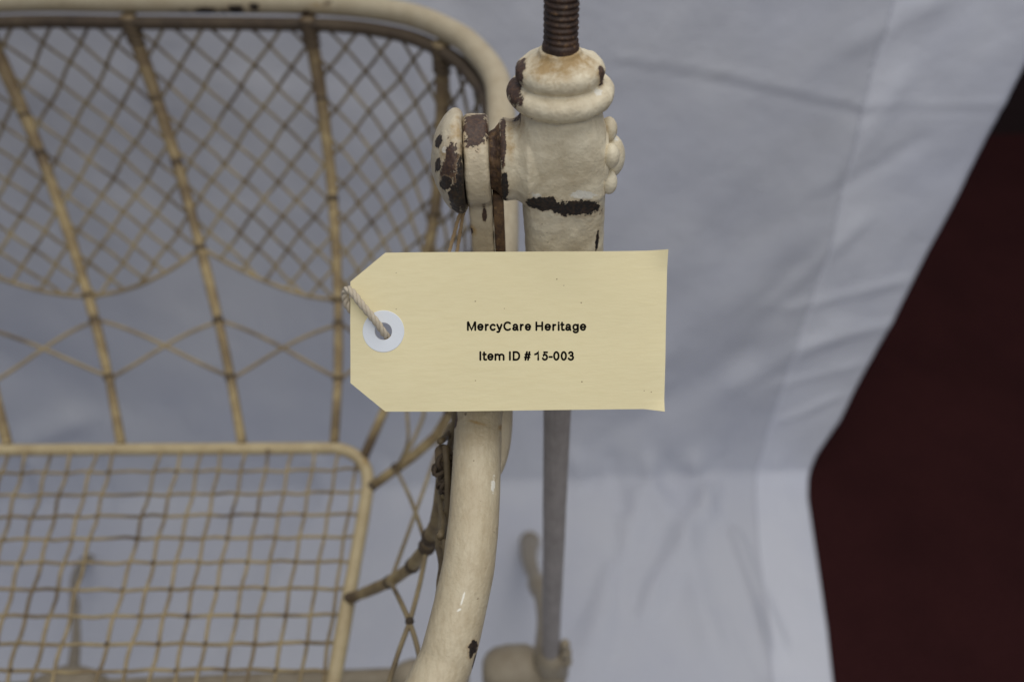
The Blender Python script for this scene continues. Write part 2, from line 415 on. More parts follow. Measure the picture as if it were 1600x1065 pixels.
# turned-over hem: a second layer lying on the sheet along its right edge
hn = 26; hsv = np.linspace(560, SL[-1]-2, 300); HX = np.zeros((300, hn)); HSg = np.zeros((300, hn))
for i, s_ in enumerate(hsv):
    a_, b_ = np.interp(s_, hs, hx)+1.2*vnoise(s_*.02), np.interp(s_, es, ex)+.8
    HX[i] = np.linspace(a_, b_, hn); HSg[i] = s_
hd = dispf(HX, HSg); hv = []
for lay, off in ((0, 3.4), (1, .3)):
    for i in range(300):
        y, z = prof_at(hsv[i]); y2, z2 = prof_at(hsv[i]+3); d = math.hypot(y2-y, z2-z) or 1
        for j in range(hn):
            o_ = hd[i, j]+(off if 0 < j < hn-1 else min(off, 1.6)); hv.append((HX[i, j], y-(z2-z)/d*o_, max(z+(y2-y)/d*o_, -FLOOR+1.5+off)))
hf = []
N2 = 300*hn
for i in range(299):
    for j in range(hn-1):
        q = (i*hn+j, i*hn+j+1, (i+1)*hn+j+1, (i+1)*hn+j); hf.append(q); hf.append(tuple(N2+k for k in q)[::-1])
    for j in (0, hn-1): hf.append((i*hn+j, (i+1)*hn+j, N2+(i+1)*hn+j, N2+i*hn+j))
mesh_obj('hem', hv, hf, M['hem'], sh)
tag(sh, 'white cotton sheet spread on the carpet and hung up behind the cradle', 'sheet')

# ------------------------------------------------------------------ the cradle (wire bassinet)
cradle = thing('swinging_cradle', (-500, 240, -480), 'cream painted wire baby cradle with diamond net sides, hung from the stand', 'cradle')
rc = [at_h(*p) for p in [(0, 3, 225), (200, 3, 225), (400, 4, 225), (520, 7, 225), (600, 16, 225), (660, 30, 225), (719, 58, 225), (750, 86, 225), (772, 116, 225), (781, 150, 225), (784, 220, 225), (784, 300, 225),
                         (781, 390, 226), (766, 540, 228), (749, 650, 230), (746, 700, 232), (741, 800, 237), (735, 860, 240), (729, 900, 243), (706, 1000, 250), (688, 1050, 254)]]
rc = [np.array(p) for p in rc]+[np.array(p, float) for p in [(-41, 74, -257), (-62, 48, -260), (-96, 22, -262), (-160, 0, -263), (-300, -22, -264), (-500, -26, -264)]]
left = [np.array([-1000-p[0], p[1], p[2]]) for p in rc[1:-1]][::-1]
rim_loop = rc+left
rim_loop = [p for p in rim_loop]
# order: far middle -> right -> near -> left -> back
RIM = spline(rim_loop, 8, closed=True)
rr = [9.75+.25*vnoise(p[0]*.02, p[1]*.02, 5)+.12*vnoise(p[0]*.1, p[1]*.1, 9) for p in RIM]
mb = MB(); mb.tube(RIM, rr, 28, closed=True); mb.build('rim_tube', M['tube'], cradle)
RIM = np.array(RIM)
tg_ = np.roll(RIM, -1, 0)-np.roll(RIM, 1, 0); tg_ /= np.linalg.norm(tg_, axis=1)[:, None]
inw = np.stack([tg_[:, 1], -tg_[:, 0], 0*tg_[:, 0]], 1)
if inw[0][1] > 0: inw = -inw
hoff = np.interp(RIM[:, 1], [200, 420, 560], [3.5, 6, 11])[:, None]
hoff = np.where(RIM[:, :1] > -120, np.minimum(hoff, 7.5), np.interp(-RIM[:, :1], [120, 200], [7.5, 9.5]))
HOOP = RIM+inw*hoff+np.array([0, 0, -15.5])
mb = MB(); mb.tube(list(HOOP), 6.0, 12, closed=True); mb.build('inner_hoop', M['hoop'], cradle)

class Loop:
    def __init__(s, P_):
        s.P = np.array(P_); d = np.linalg.norm(np.roll(s.P, -1, 0)-s.P, axis=1)
        s.L = d.sum(); s.a = np.concatenate([[0], np.cumsum(d)]); s.Q = np.vstack([s.P, s.P[:1]])
    def at(s, a):
        a = a % s.L
        return np.array([np.interp(a, s.a, s.Q[:, k]) for k in range(3)])
    def near(s, x, y):
        return s.a[np.argmin((s.P[:, 0]-x)**2+(s.P[:, 1]-y)**2)]
TL = Loop(HOOP)
def fy(x): return 366.7+(-150-x)*.0405
fr = [(-500, fy(-500))]+[(x, fy(x)) for x in (-400, -300, -200, -165)]+[(-150, 366), (-136, 359), (-126, 347), (-121.5, 330), (-121.5, 300), (-123.5, 240), (-125.5, 178), (-129, 100), (-133, 85), (-143, 70), (-160, 62), (-200, 60), (-500, 60), (-760, 60), (-790, 64), (-806, 80), (-810, 110), (-806, 240), (-802, 350), (-796, 378), (-780, 391), (-750, 393), (-620, fy(-620))]
FR = spline([(x, y, -480) for x, y in fr], 8, closed=True)
mb = MB(); mb.tube(FR, [5.2+.3*vnoise(p[0]*.03, p[1]*.03) for p in FR], 16, closed=True); mb.build('bottom_frame', M['frame'], cradle)
BL = Loop(FR)

ribTB = [((-640, 716), (-435, 378)), ((-500, 703), (-336, 374)), ((-351, 682), (-237, 371)), ((-174, 656), (-155, 367)), ((-48, 601), (-126, 355)),
         ((-24, 395), (-120, 325)), ((-32, 175), (-121.5, 236))]
tT = [TL.near(*t) for t, b in ribTB]; tB = [BL.near(*b) for t, b in ribTB]
def unwrap(a, L):
    o = [a[0]]
    for x in a[1:]:
        while x < o[-1]-1: x += L
        o.append(x)
    return o
tT = unwrap(tT, TL.L); tB = unwrap(tB, BL.L)
NR = 13
eT, eB = tT[0]+TL.L, tB[0]+BL.L
tT += [tT[6]+(eT-tT[6])*k/(NR+1) for k in range(1, NR+1)]; tB += [tB[6]+(eB-tB[6])*k/(NR+1) for k in range(1, NR+1)]
NRIB = len(tT)
tTx, tBx = tT+[eT], tB+[eB]
def a_of_u(u): return np.interp(u % NRIB, range(NRIB+1), tTx)
def u_of_a(a): return np.interp((a-tTx[0]) % TL.L+tTx[0], tTx, range(NRIB+1))
hh = [0, .22, .52, .8, .96, 1.]; wf = [0, .05, .20, .48, .78, 1.]; ws = [0, .0, .06, .30, .68, 1.]
HV = np.linspace(0, 1, 101)
def smooth_prof(w):
    pts = spline([(h, x, 0) for h, x in zip(hh, w)], 12); a = np.array(pts)
    return np.interp(HV, a[:, 0], a[:, 1])
def solved(T, B, pix):                                     # side ribs: curve read in the upright plane through their two ends
    T = np.array(T, float); B = np.array(B, float); e = B-T; nrm = np.array([-e[1], e[0], 0]); hs_, ws_ = [0], [0]
    for px, py in pix:
        r = ray(px, py); p = r*((nrm@T)/(nrm@r)); hs_.append((p[2]-T[2])/(B[2]-T[2])); ws_.append(((p-T)[:2]@e[:2])/(e[:2]@e[:2]))
    hs_.append(1); ws_.append(1); o = np.argsort(hs_)
    return np.interp(HV, np.array(hs_)[o], np.array(ws_)[o])
WF = smooth_prof(wf)
G_SHIFT = np.array([-12., 9., 7.])
_T5, _T6 = TL.at(tT[5]), TL.at(tT[6])+G_SHIFT
W5 = solved(_T5, BL.at(tB[5]), [(728, 560), (715, 610), (700, 652), (674, 692), (634, 735), (606, 754)])
W6 = solved(_T6, BL.at(tB[6]), [(694, 745), (691, 775), (683, 812), (666, 856), (642, 886), (612, 907), (580, 921)])
def surf(a, v, out=0.):
    u = u_of_a(a); T = TL.at(a); B = BL.at(np.interp(u, range(NRIB+1), tBx))
    T = T+G_SHIFT*max(0, 1-abs(u-6))
    k5 = max(0, 1-abs(u-5)); k6 = float(np.interp(u, [5, 6, 9, 10], [0, 1, 1, 0]))
    w = np.interp(v, HV, WF)*(1-k5-k6)+np.interp(v, HV, W5)*k5+np.interp(v, HV, W6)*k6
    p = np.array([T[0]+(B[0]-T[0])*w, T[1]+(B[1]-T[1])*w, T[2]+(B[2]-T[2])*v])
    if out:
        d = np.array([T[0]-B[0], T[1]-B[1], 0]); d /= np.linalg.norm(d)+1e-6; p = p+d*out
    return p
arc = [0]; pv = surf(tT[1], 0)
for h in HV[1:]:
    q = surf(tT[1], h); arc.append(arc[-1]+np.linalg.norm(q-pv)); pv = q
def v_of_row(s): return np.interp(s, arc, HV)
def v_at_py(i, y):
    vs_ = np.linspace(.02, 1, 400); b = 1e9; bv = .9
    for v in vs_:
        p = surf(tT[i], v); d = p@FW; yy = 532.5-f*(p@UP)/d
        if abs(yy-y) < b: b = abs(yy-y); bv = v
    return bv
VU = {i: .873 for i in range(NRIB+1)}; VL = {i: .956 for i in range(NRIB+1)}
VU[5], VL[5] = v_at_py(5, 640), v_at_py(5, 733); VU[6], VL[6] = v_at_py(6, 853), v_at_py(6, 908)
VU[7], VL[7] = .72, .9
# ribs
def RR(i): return 6.4 if i != 6 else 5.2
for i in range(NRIB):
    pts = [surf(tT[i], v) for v in np.linspace(-.03 if i != 6 else .02, 1, 26)]
    ra = [(6.9-2.9*v if i != 6 else 3.7) + (.7*vnoise(i*3.3, v*16)) for v in np.linspace(0, 1, 26)]
    mb = MB(); mb.tube(pts, ra, 12)
    rib = mb.build('rib', M['rib'] , cradle)
    # grimy binding where the rib meets hoop and frame, wire wraps on the upper half
    w = MB()
    wr = 4.2 if i == 6 else 7.0; coil = []
    for k in range(5*12+1):
        t = 2*math.pi*k/12; c = surf(tT[i], -.03+k/12*.02); coil.append(c+np.array([math.cos(t)*wr, math.sin(t)*wr, 0]))
    if i != 6: w.tube(coil, 1.6, 6); w.build('wire_coil', M['knot'], rib)
    w = MB()
    e_ = surf(tT[i], 1.); e0 = surf(tT[i], .99); dd = (e_-e0)/np.linalg.norm(e_-e0)
    w.tube([e_-dd*7, e_-dd*3, e_+dd*2], [3.9, 4.7, 4.9], 10)
    w.build('binding', M['knot'], rib); w = MB()
    for v in (.83 if i % 2 else .72, VU[i], VL[i], random.uniform(.25, .4), random.uniform(.45, .6)):
        c = surf(tT[i], v); c2 = surf(tT[i], v+.004); dd = (c2-c)/np.linalg.norm(c2-c)*random.uniform(1.6, 3.2)
        w = MB(); w.tube([c-dd, c-dd*.5, c+dd*.5, c+dd], [RR(i)-1.9*v, RR(i)+.4-1.9*v, RR(i)+.5-1.9*v, RR(i)-1.9*v], 10); w.build('binding', M['knot'], rib)
# scalloped lower border and netting
def v_edge(a):
    u = u_of_a(a); c = abs(math.cos(math.pi/2*(u-1)))
    return (.715+.115*c**.8)*float(np.interp(u, [5, 5.5, 6, 7.5, 8.5], [1, .55, .3, .3, 1]))
def wig(seed, s, amp=1.2): return amp*vnoise(seed*7.13, s*.035)
pitch = TL.L/round(TL.L/37.5); ncell = round(TL.L/pitch); ph = TL.near(-243, 671)
rowl = 19.0
for k in range(ncell):
    for sg in (1, -1):
        pts = []; r = 0.
        while r < 16:
            a = ph+(k+sg*r/2)*pitch; s = r*rowl; v = v_of_row(s)
            a += wig(k*2+sg, s, 3.0)
            ve = v_edge(a)
            if v > ve:
                pts.append(surf(a, ve, 1.2*sg)); break
            pts.append(surf(a, v, 1.3*sg+.8*math.sin(r*math.pi))); r += .25
        mb = MB(); mb.tube(pts, 1.55, 6); mb.build('net_wire', M['netwire'], cradle)
kn = MB()
for k in range(ncell):
    for r in range(1, 15):
        a = ph+(k+r/2)*pitch; v = v_of_row(r*rowl)
        if v > v_edge(a)-.01: continue
        a += .5*(wig(k*2+1, r*rowl, 3)+wig((k+r)*2-1, r*rowl, 3)); q = random.uniform(1.6, 2.4)
        kn.ball(surf(a, v), q, 6, 4)
tag(kn.build('net_knots', M['knot'], cradle), kind='stuff')
aa = np.arange(0, TL.L, 6.)
for i in range(0, NRIB, 2):                                  # one border wire per scallop, rib to rib
    a0, a1 = tTx[i], tTx[min(i+2, NRIB)]
    if i == 0: pass
    mb = MB(); mb.tube([surf(a, v_edge(a), 1.5) for a in np.linspace(a0, a1, 40)], 2.0, 8); mb.build('border_wire', M['wire'], cradle)
# crossing wires between scallops and bottom frame
for i in range(NRIB):
    a0, a1 = tTx[i], tTx[i+1]
    if i in (5, 6): continue
    for sg in (0, 1):
        pts = []
        for t in np.linspace(0, 1, 18):
            e = .5-.5*math.cos(math.pi*t); e = .25*e+.75*t
            v = (VU[i]+(VL[i+1]-VU[i])*e) if sg else (VL[i]+(VU[i+1]-VL[i])*e)
            pts.append(surf(a0+(a1-a0)*t, v, 1.4*(1 if sg else -1)))
        mb = MB(); mb.tube(pts, 1.7, 7); mb.build('crossing_wire', M['wire'], cradle)
nf, ng = (surf(tT[5], VU[5]), surf(tT[5], VL[5])), (surf(tT[6], VU[6]), surf(tT[6], VL[6]))
lines = [[nf[1], nf[1]*.5+ng[0]*.5+np.array([1.5, 0, 2]), ng[0]], [nf[0], nf[0]*.5+ng[1]*.5+np.array([0, 0, -2]), ng[1]],
         [ng[0], at_d(656, 910, 368), at_d(640, 970, 356), at_d(622, 1020, 348), at_d(604, 1080, 342), at_d(588, 1160, 336)],
         [ng[1], at_d(624, 935, 372), at_d(639, 969, 357), at_d(652, 1010, 349), at_d(664, 1070, 342), at_d(676, 1150, 334)],
         [surf(tT[5], VL[5]), at_d(637, 690, 540), at_d(636, 640, 560), at_d(640, 600, 580), surf(tT[4], VU[4])]]
for ln_ in lines:
    mb = MB(); mb.tube(spline(ln_, 8), 1.35, 7); mb.build('crossing_wire', M['wire'], cradle)
mb = MB(); mb.ball(at_d(640, 970, 356), 2.4, 8, 6); tag(mb.build('wire_knot', M['knot'], cradle))
mb = MB(); mb.ball(ng[0], (4.6, 4.6, 5), 8, 6); tag(mb.build('wire_knot', M['knot'], cradle))
# bottom mesh: wires across and along
def frame_x_right(y): return np.interp(y, [60, 70, 100, 178, 330, 347, 359, 366], [-165, -143, -129, -125.5, -121.5, -126, -136, -150])
rowsy = [at_h(430, y, 477)[1] for y in (728, 763, 796, 831, 868, 909, 950, 993, 1034)]
step = (rowsy[0]-rowsy[-1])/8
rowsy += [rowsy[-1]-step*k for k in range(1, 6)]
for n, y in enumerate(rowsy):
    xr = frame_x_right(y); pts = []
    for x in np.linspace(-800, xr+1, 50):
        pts.append((x, y+(-x-300)*.035+1.5*vnoise(x*.012, n*5.)+.4*vnoise(x*.06, n), -478+1.6*math.sin(x*.17+n*math.pi)))
    mb = MB(); mb.tube(pts, 1.25, 6); mb.build('mesh_wire', M['wire'], cradle)
tops = [555, 524, 487, 450, 415, 378, 341, 308, 277, 243, 207, 171, 143, 105, 72, 35, 4]
bots = [508, 473, 432, 391, 354, 314, 277, 240, 198, 158, 122, 88, 55, 18, -15, -50, -86]
skip = {10}
cols = []
for i, (a, b) in enumerate(zip(tops, bots)):
    if i in skip: continue
    p, q = at_h(a, 728, 477), at_h(b, 1034, 477); cols.append((p, q))
p, q = cols[-1]
for k in range(1, 19): cols.append((p-np.array([19.*k, -1*k, 0]), q-np.array([19.*k, 0, 0])))
for n, (p, q) in enumerate(cols):
    d = q-p; pts = []
    t0 = (fy(p[0])-p[1])/d[1]; t1 = (62-p[1])/d[1]
    if p[0] > -135: t0 = (352-p[1])/d[1]
    for t in np.linspace(t0, t1, 36):
        c = p+d*t; pts.append((c[0]+1.1*vnoise(t*3, n*3.7)+.3*vnoise(t*14, n), c[1], -478-1.6*math.sin(c[1]*.15+n*math.pi)))
    mb = MB(); mb.tube(pts, 1.25, 6); mb.build('mesh_wire', M['wire'], cradle)
kn = MB()
for (p, q) in cols:
    d = q-p
    for y in rowsy:
        t = (y-p[1])/d[1]; c = p+d*t
        kn.ball((c[0], y+(-c[0]-300)*.035, -478), random.uniform(1.3, 1.9), 6, 4)
tag(kn.build('mesh_knots', M['knot'], cradle), kind='stuff')
# clump of old binding wire on the hoop by the near rib
for (cx, cy, r, n) in [(693, 724, 5.0, 9), (693, 758, 3.4, 8)]:
    c = at_d(cx+5, cy, 305); mb = MB()
    for k in range(n):
        ax = np.array([random.gauss(0, 1) for _ in range(3)]); ax /= np.linalg.norm(ax)
        e1 = np.cross(ax, [0, 0, 1.]); e1 /= np.linalg.norm(e1); e2 = np.cross(ax, e1)
        c2 = c+np.array([random.uniform(-2, 2), random.uniform(-2, 2), random.uniform(-3, 3)])
        r1, r2, p_ = r*random.uniform(.6, 1.1), r*random.uniform(.35, .95), random.uniform(-.3, .3); mb.tube([c2+r1*math.cos(t)*e1+r2*math.sin(t+p_)*e2+ax*1.2*math.sin(2*t) for t in np.linspace(0, 2*math.pi, 17)[:-1]], random.uniform(.7, 1.1), 6, closed=True)
    mb.build('wire_clump', M['knot'], cradle)
mb = MB(); mb.tube(spline([at_d(697, 745, 306), at_d(691, 796, 318), at_d(693, 830, 330), at_d(698, 862, 340)], 6), 1.2, 6); mb.build('loose_wire', M['wire'], cradle)

# hanger: eye plate + bar down to the rim, domed nut, rusty inner plate, lug on the rim
AX = (240., -139.)                                      # pivot axle y, z
def plate(x0, x1, outline, bev, name, mat, parent):
    bm = bmesh.new()
    lo = [bm.verts.new(W((x0, y, z))) for y, z in outline]; bm.faces.new(lo)
    r = bmesh.ops.extrude_face_region(bm, geom=list(bm.faces))
    for v in [g for g in r['geom'] if isinstance(g, bmesh.types.BMVert)]: v.co.x = x1/1000
    bmesh.ops.recalc_face_normals(bm, faces=bm.faces)
    es_ = [e for e in bm.edges if len(e.link_faces) == 2 and e.calc_face_angle(0) > .9]
    bmesh.ops.bevel(bm, geom=es_, offset=bev/1000, segments=4, profile=.5, affect='EDGES')
    me = bpy.data.meshes.new(name); bm.to_mesh(me); bm.free(); me.materials.append(mat)
    me.polygons.foreach_set('use_smooth', [True]*len(me.polygons))
    o = bpy.data.objects.new(name, me); C.objects.link(o); o.parent = parent
    if parent.type == 'EMPTY': o.location = -parent.location
    return o
th0 = math.asin(8./17.2)
outl = [(AX[0]+17.2*math.sin(t), AX[1]+17.2*math.cos(t)) for t in np.linspace(-math.pi+th0, math.pi-th0, 40)]
outl += [(AX[0]+8, -175), (AX[0]+8, -222), (AX[0]-8, -222), (AX[0]-8, -175)]
strap = lumpy(plate(-15., -5.8, outl, 1.8, 'hanger_strap', M['strap'], cradle), .0011, .008, .0005, 3)
mb = MB(); mb.lathe([(-.1, 2), (0, 6.0), (.4, 6.4), (1.2, 6.4)], (-5.6, AX[0], AX[1]), 'x', 24); 
o = plate(-5.4, -1.2, [(233, -150), (249, -150), (249, -232), (233, -232)], .7, 'inner_plate', M['rust'], cradle)
dome = [(-15.3, 2), (-15.3, 16.5), (-15.5, 18.2), (-16.4, 19.2), (-17.8, 19.6), (-19.4, 19.1), (-21.8, 17.2), (-24.2, 13.8), (-26.2, 9.6), (-27.6, 5), (-28.1, 1.2), (-28.15, .2)]
dm = smoothcurve([(a, b, 0) for a, b in dome], 4)
mb = MB(); mb.lathe([(p[0], max(.1, p[1]+.12*vnoise(p[0]*2))) for p in dm], (0, AX[0], AX[1]), 'x', 56); lumpy(mb.build('domed_nut', M['knob'], cradle), .0011, .007, .0005, 2)
mb = MB()
lug = spline([(-10, 214, -236), (-9, 200, -239), (-9.5, 186, -241.5), (-11, 176, -244), (-13, 171, -246)], 6)
mb.tube(lug, [8.5-3.8*(i/(len(lug)-1))**2 for i in range(len(lug))], 18); mb.ball((-13, 171, -246), 4.7, 14, 9)
mb.tube([(-15, 252, -228), (-15, 246, -228), (-14, 225, -228.5), (-14, 220, -229)], [10.4, 13.2, 13.2, 10.4], 24)
mb.build('rim_clamp', M['strap'], cradle)

# ------------------------------------------------------------------ the stand
stand = thing('cradle_stand', (22, 240, -FLOOR), 'cast iron cradle stand, cream painted head chipped to black, thin grey pole', 'stand')
lean = lambda z: 19.4+(-z-82)*.041 if z > -183 else 23.5
def LX(z): return lean(z)
# head casting: squarish body with soft lip
prof = [(-114, 6), (-115, 14.2), (-118, 14.5), (-121, 14.9), (-125, 15.9), (-130, 16.5), (-138, 16.7), (-145, 16.9), (-147.5, 17.15), (-149, 16.9), (-150.4, 16.35), (-153, 16.2), (-170, 16.1), (-200, 16.1), (-212, 16.3), (-216, 17.6), (-220, 17.6), (-224, 15), (-232, 10.5), (-240, 9), (-244, 8.0)]
pp = smoothcurve([(a, b, 0) for a, b in prof], 4)
mb = MB(); mb.lathe([(p[0], p[1]+.10*vnoise(p[0]*.3)) for p in pp], (0, 240, 0), 'z', 72, sq=lambda t: 2+1.5*min(1, max(0, (-t-118)/14))*min(1, max(0, (236+t)/14)), lean=lambda t: lean(t))
bs = [(-1.6, 2), (-1.6, 13.6), (-1.2, 14.9), (-.2, 15.5), (1.0, 15.3), (2.6, 14.9), (4.2, 15.1), (5.6, 16.0), (7.2, 17.4), (8.6, 18.2), (12, 16)]
mb.lathe([(p[0], p[1]) for p in smoothcurve([(a, b, 0) for a, b in bs], 4)], (0, 240, AX[1]), 'x', 56)
head = lumpy(mb.build('head_casting', M['cast'], stand), .0010, .007, .0005, 5)
# two-step cap
cap = [(-97.4, .5), (-97.5, 6.6), (-98.9, 7.6), (-100.2, 9.6), (-101.0, 11.8), (-101.7, 13.6), (-103.0, 15.0), (-105.0, 15.6), (-106.9, 15.1), (-108.0, 14.2), (-108.6, 15.0), (-109.4, 17.2), (-110.8, 18.8), (-112.8, 19.2), (-114.7, 18.4), (-116.3, 16.5), (-117.4, 14.5), (-117.8, 8)]
cp = smoothcurve([(a, b, 0) for a, b in cap], 5)
mb = MB(); mb.lathe([(p[0], max(.4, p[1])) for p in cp], (0, 240, 0), 'z', 72, lean=lambda t: lean(t))
capo = lumpy(mb.build('stepped_cap', M['cast'], head), .0011, .006, .00045, 3)
# threaded rod
vs = []; fs = []; seg = 28; zz = np.arange(-101.5, 40, .24)
for i, z in enumerate(zz):
    for k in range(seg):
        a = 2*math.pi*k/seg; phs = ((z/1.95)+a/(2*math.pi)) % 1; tooth = 1-abs(2*phs-1)
        blend = min(1, max(0, (z+96.3)/2))
        r = 6.35*(1-blend)+blend*(5.2+.75*min(1, tooth*1.35)) + .12*vnoise(a*2, z*.5)
        vs.append((LX(-100)+.2+r*math.cos(a), 240+r*math.sin(a), z))
for i in range(len(zz)-1):
    for k in range(seg): fs.append((i*seg+k, i*seg+(k+1) % seg, (i+1)*seg+(k+1) % seg, (i+1)*seg+k))
fs.append(tuple((len(zz)-1)*seg+k for k in range(seg)))
mesh_obj('threaded_rod', vs, fs, M['rod'], stand)
# rusty axle collar
bs = [(-5.9, 10.6), (-5.0, 10.9), (-3.4, 11.6), (-2.2, 13.0), (-1.3, 14.2), (-.9, 14.4)]
mb = MB(); mb.lathe([(a, b) for a, b in bs], (0, 240, AX[1]), 'x', 48); lumpy(mb.build('axle_collar', M['rust'], stand), .0011, .0025, .0003, 1)
# rosette on the outer face
ro = MB(); rx = LX(-139)+16.2
ro.lathe([(-1.5, 13), (.4, 13), (1.2, 12.2), (1.8, 9)], (rx-1, 240, -139), 'x', 40)
ros = ro.build('rosette', M['cast'], head)
for k in range(6):
    a = 2*math.pi*k/6+math.pi/2; pb = MB(); pb.ball((rx+.9, 240+11.*math.cos(a), -139+11.*math.sin(a)), (3.2, 4.6, 4.6), 14, 9)
    pb.build('petal', M['cast'], head)
pb = MB(); pb.ball((rx+2.2, 240, -139), (5.6, 8.2, 8.2), 24, 14); pb.build('rosette_centre', M['cast'], head)
# pole
mb = MB(); zs = np.linspace(-236, -640, 60)
mb.tube([(22.6+.3*vnoise(z*.02), 240, z) for z in zs], [7.35+.15*vnoise(z*.05, 3) for z in zs], 24); mb.build('pole', M['pole'], stand)
# lower hub, stretcher bar, legs with ball feet
def hub(x, z0, sc_=1.):
    mb = MB(); pr = [(8*sc_, 7.5), (4, 11), (0, 13), (-8, 14), (-22, 15), (-34, 16.5), (-40, 14), (-48, 10)]
    mb.lathe([(a, b*sc_) for a, b in pr], (x, 240, z0), 'z', 32); 
    return mb
mb = hub(22.6, -612); mb.build('lower_hub', M['legs'], stand)
mb = MB(); mb.tube([(x, 240, -644) for x in (-37, -33, -26, -15, 2, 20)], [10, 16, 20, 22, 22, 14], 28); mb.build('hub_shoulder', M['legs'], stand)
for (dz, dy, r) in [(-592, 0, 4.5), (-604, -2, 5.5), (-618, -3, 6), (-626, 5, 5)]:
    pb = MB(); pb.ball((22.6+9.5+r*.5, 240+dy, dz), (r, r, r*1.3), 12, 8); pb.build('hub_ornament', M['legs'], stand)
mb = MB(); xs = np.linspace(-50, -1060, 60)
mb.tube([(x, 240, -650) for x in xs], [8.6+.3*vnoise(x*.05) for x in xs], 16); mb.build('stretcher_bar', M['legs'], stand)
mb = MB(); mb.tube([(x, 240, -645) for x in (-440, -425, -412, -400, -385, -372)], [8, 14, 19, 19, 15, 8], 20); mb.build('stretcher_boss', M['legs'], stand)
mb = MB(); mb.tube([(x, 240, -648) for x in (-118, -108, -100, -88, -78)], [8, 13, 15, 13, 8], 20); mb.build('stretcher_boss', M['legs'], stand)
def leg(p0, p1, foot, bow=14, k_=1.):
    p0 = np.array(p0, float); p1 = np.array(p1, float); pts = []
    for t in np.linspace(0, 1, 22):
        p = p0+(p1-p0)*t; p[2] += bow*math.sin(math.pi*t*1.0); p[0] += 5*math.sin(2*math.pi*t)
        pts.append(p)
    rad = [k_*(13-4.5*math.sin(min(1, t*1.15)*math.pi)+ (3 if .42 < t < .5 else 0)) for t in np.linspace(0, 1, 22)]
    mb = MB(); mb.tube(pts, rad, 14); lg = mb.build('leg', M['legs'], stand)
    mb = MB(); mb.ball((foot[0], foot[1], foot[2]), (16*k_, 16*k_, 17*k_), 20, 14); mb.build('ball_foot', M['legs'], lg)
ft = at_h(828, 846, FLOOR-17); leg((20, 246, -640), ft+np.array([0, -6, 8]), ft)
leg((22, 236, -640), (22, -90, -FLOOR+22), (22, -100, -FLOOR+17))
ft = at_h(138, 872, FLOOR-17); leg((-405, 246, -646), ft+np.array([0, -6, 8]), ft, 14, .45)
leg((-405, 236, -646), (-640, -90, -FLOOR+22), (-645, -100, -FLOOR+17))

# ------------------------------------------------------------------ the tag
TD = 266.5; KP = TD/f
def tagp(px, py, n=0.):
    return at_d(px, py, TD)-FW*n
def bend(px, py):
    x = (px-548)/495; y = (py-395)/247
    z = 1.0*math.sin(x*math.pi*1.05)+.9*math.sin(x*7.0+.4)*(1-.3*y) + .35*vnoise(x*5, y*3, 2.2)
    c = max(0, (px-1000)/42)
    z += 1.6*c*c*max(0, 1-y*9) + 2.0*c*c*max(0, (y-.93)/.07)
    return z
tg = thing('shipping_tag', tagp(795, 518), 'buff card tag with printed item number, tied on with string', 'tag')
outline = [(548, 440), (603, 395.5), (700, 394.5), (830, 393.2), (960, 392.6), (1010, 392.0), (1042, 390.8), (1040.5, 480), (1039, 560), (1037, 642), (1005, 638.5), (960, 639), (830, 640.5), (700, 642), (603, 642.3), (548, 598)]
dense = []
for i, a in enumerate(outline):
    b = outline[(i+1) % len(outline)]; n = max(1, int(math.hypot(b[0]-a[0], b[1]-a[1])/9))
    for k in range(n): dense.append((a[0]+(b[0]-a[0])*k/n, a[1]+(b[1]-a[1])*k/n))
HC = (600, 517.5); HR = 13.4
hole = [(HC[0]+HR*math.cos(t), HC[1]+HR*math.sin(t)) for t in np.linspace(0, 2*math.pi, 41)[:-1]]
def inside(p, poly):
    c = False; j = len(poly)-1
    for i in range(len(poly)):
        if (poly[i][1] > p[1]) != (poly[j][1] > p[1]) and p[0] < (poly[j][0]-poly[i][0])*(p[1]-poly[i][1])/(poly[j][1]-poly[i][1])+poly[i][0]: c = not c
        j = i
    return c
inner = []
for gx_ in np.arange(556, 1036, 9):
    for gy_ in np.arange(401, 636, 9):
        p = (gx_, gy_)
        if inside(p, dense) and math.hypot(p[0]-HC[0], p[1]-HC[1]) > HR+5 and min((p[0]-q[0])**2+(p[1]-q[1])**2 for q in dense) > 16: inner.append(p)
co = [Vector(p) for p in dense+hole+inner]
ed = [(i, (i+1) % len(dense)) for i in range(len(dense))]+[(len(dense)+i, len(dense)+(i+1) % len(hole)) for i in range(len(hole))]
r = geometry.delaunay_2d_cdt(co, ed, [], 0, 1e-5)
vv = [(v.x, v.y) for v in r[0]]
ff = []
for t in r[2]:
    cx = sum(vv[i][0] for i in t)/3; cy = sum(vv[i][1] for i in t)/3
    ar = abs((vv[t[1]][0]-vv[t[0]][0])*(vv[t[2]][1]-vv[t[0]][1])-(vv[t[2]][0]-vv[t[0]][0])*(vv[t[1]][1]-vv[t[0]][1]))/2
    if ar > 1.5 and inside((cx, cy), dense) and not inside((cx, cy), hole): ff.append(tuple(t))
card = mesh_obj('card', [tagp(x, y, bend(x, y)) for x, y in vv], ff, M['card'], tg)
sd = card.modifiers.new('thickness', 'SOLIDIFY'); sd.thickness = .00038; sd.offset = 0
esp = card.modifiers.new('crisp_edge', 'EDGE_SPLIT'); esp.split_angle = math.radians(50)
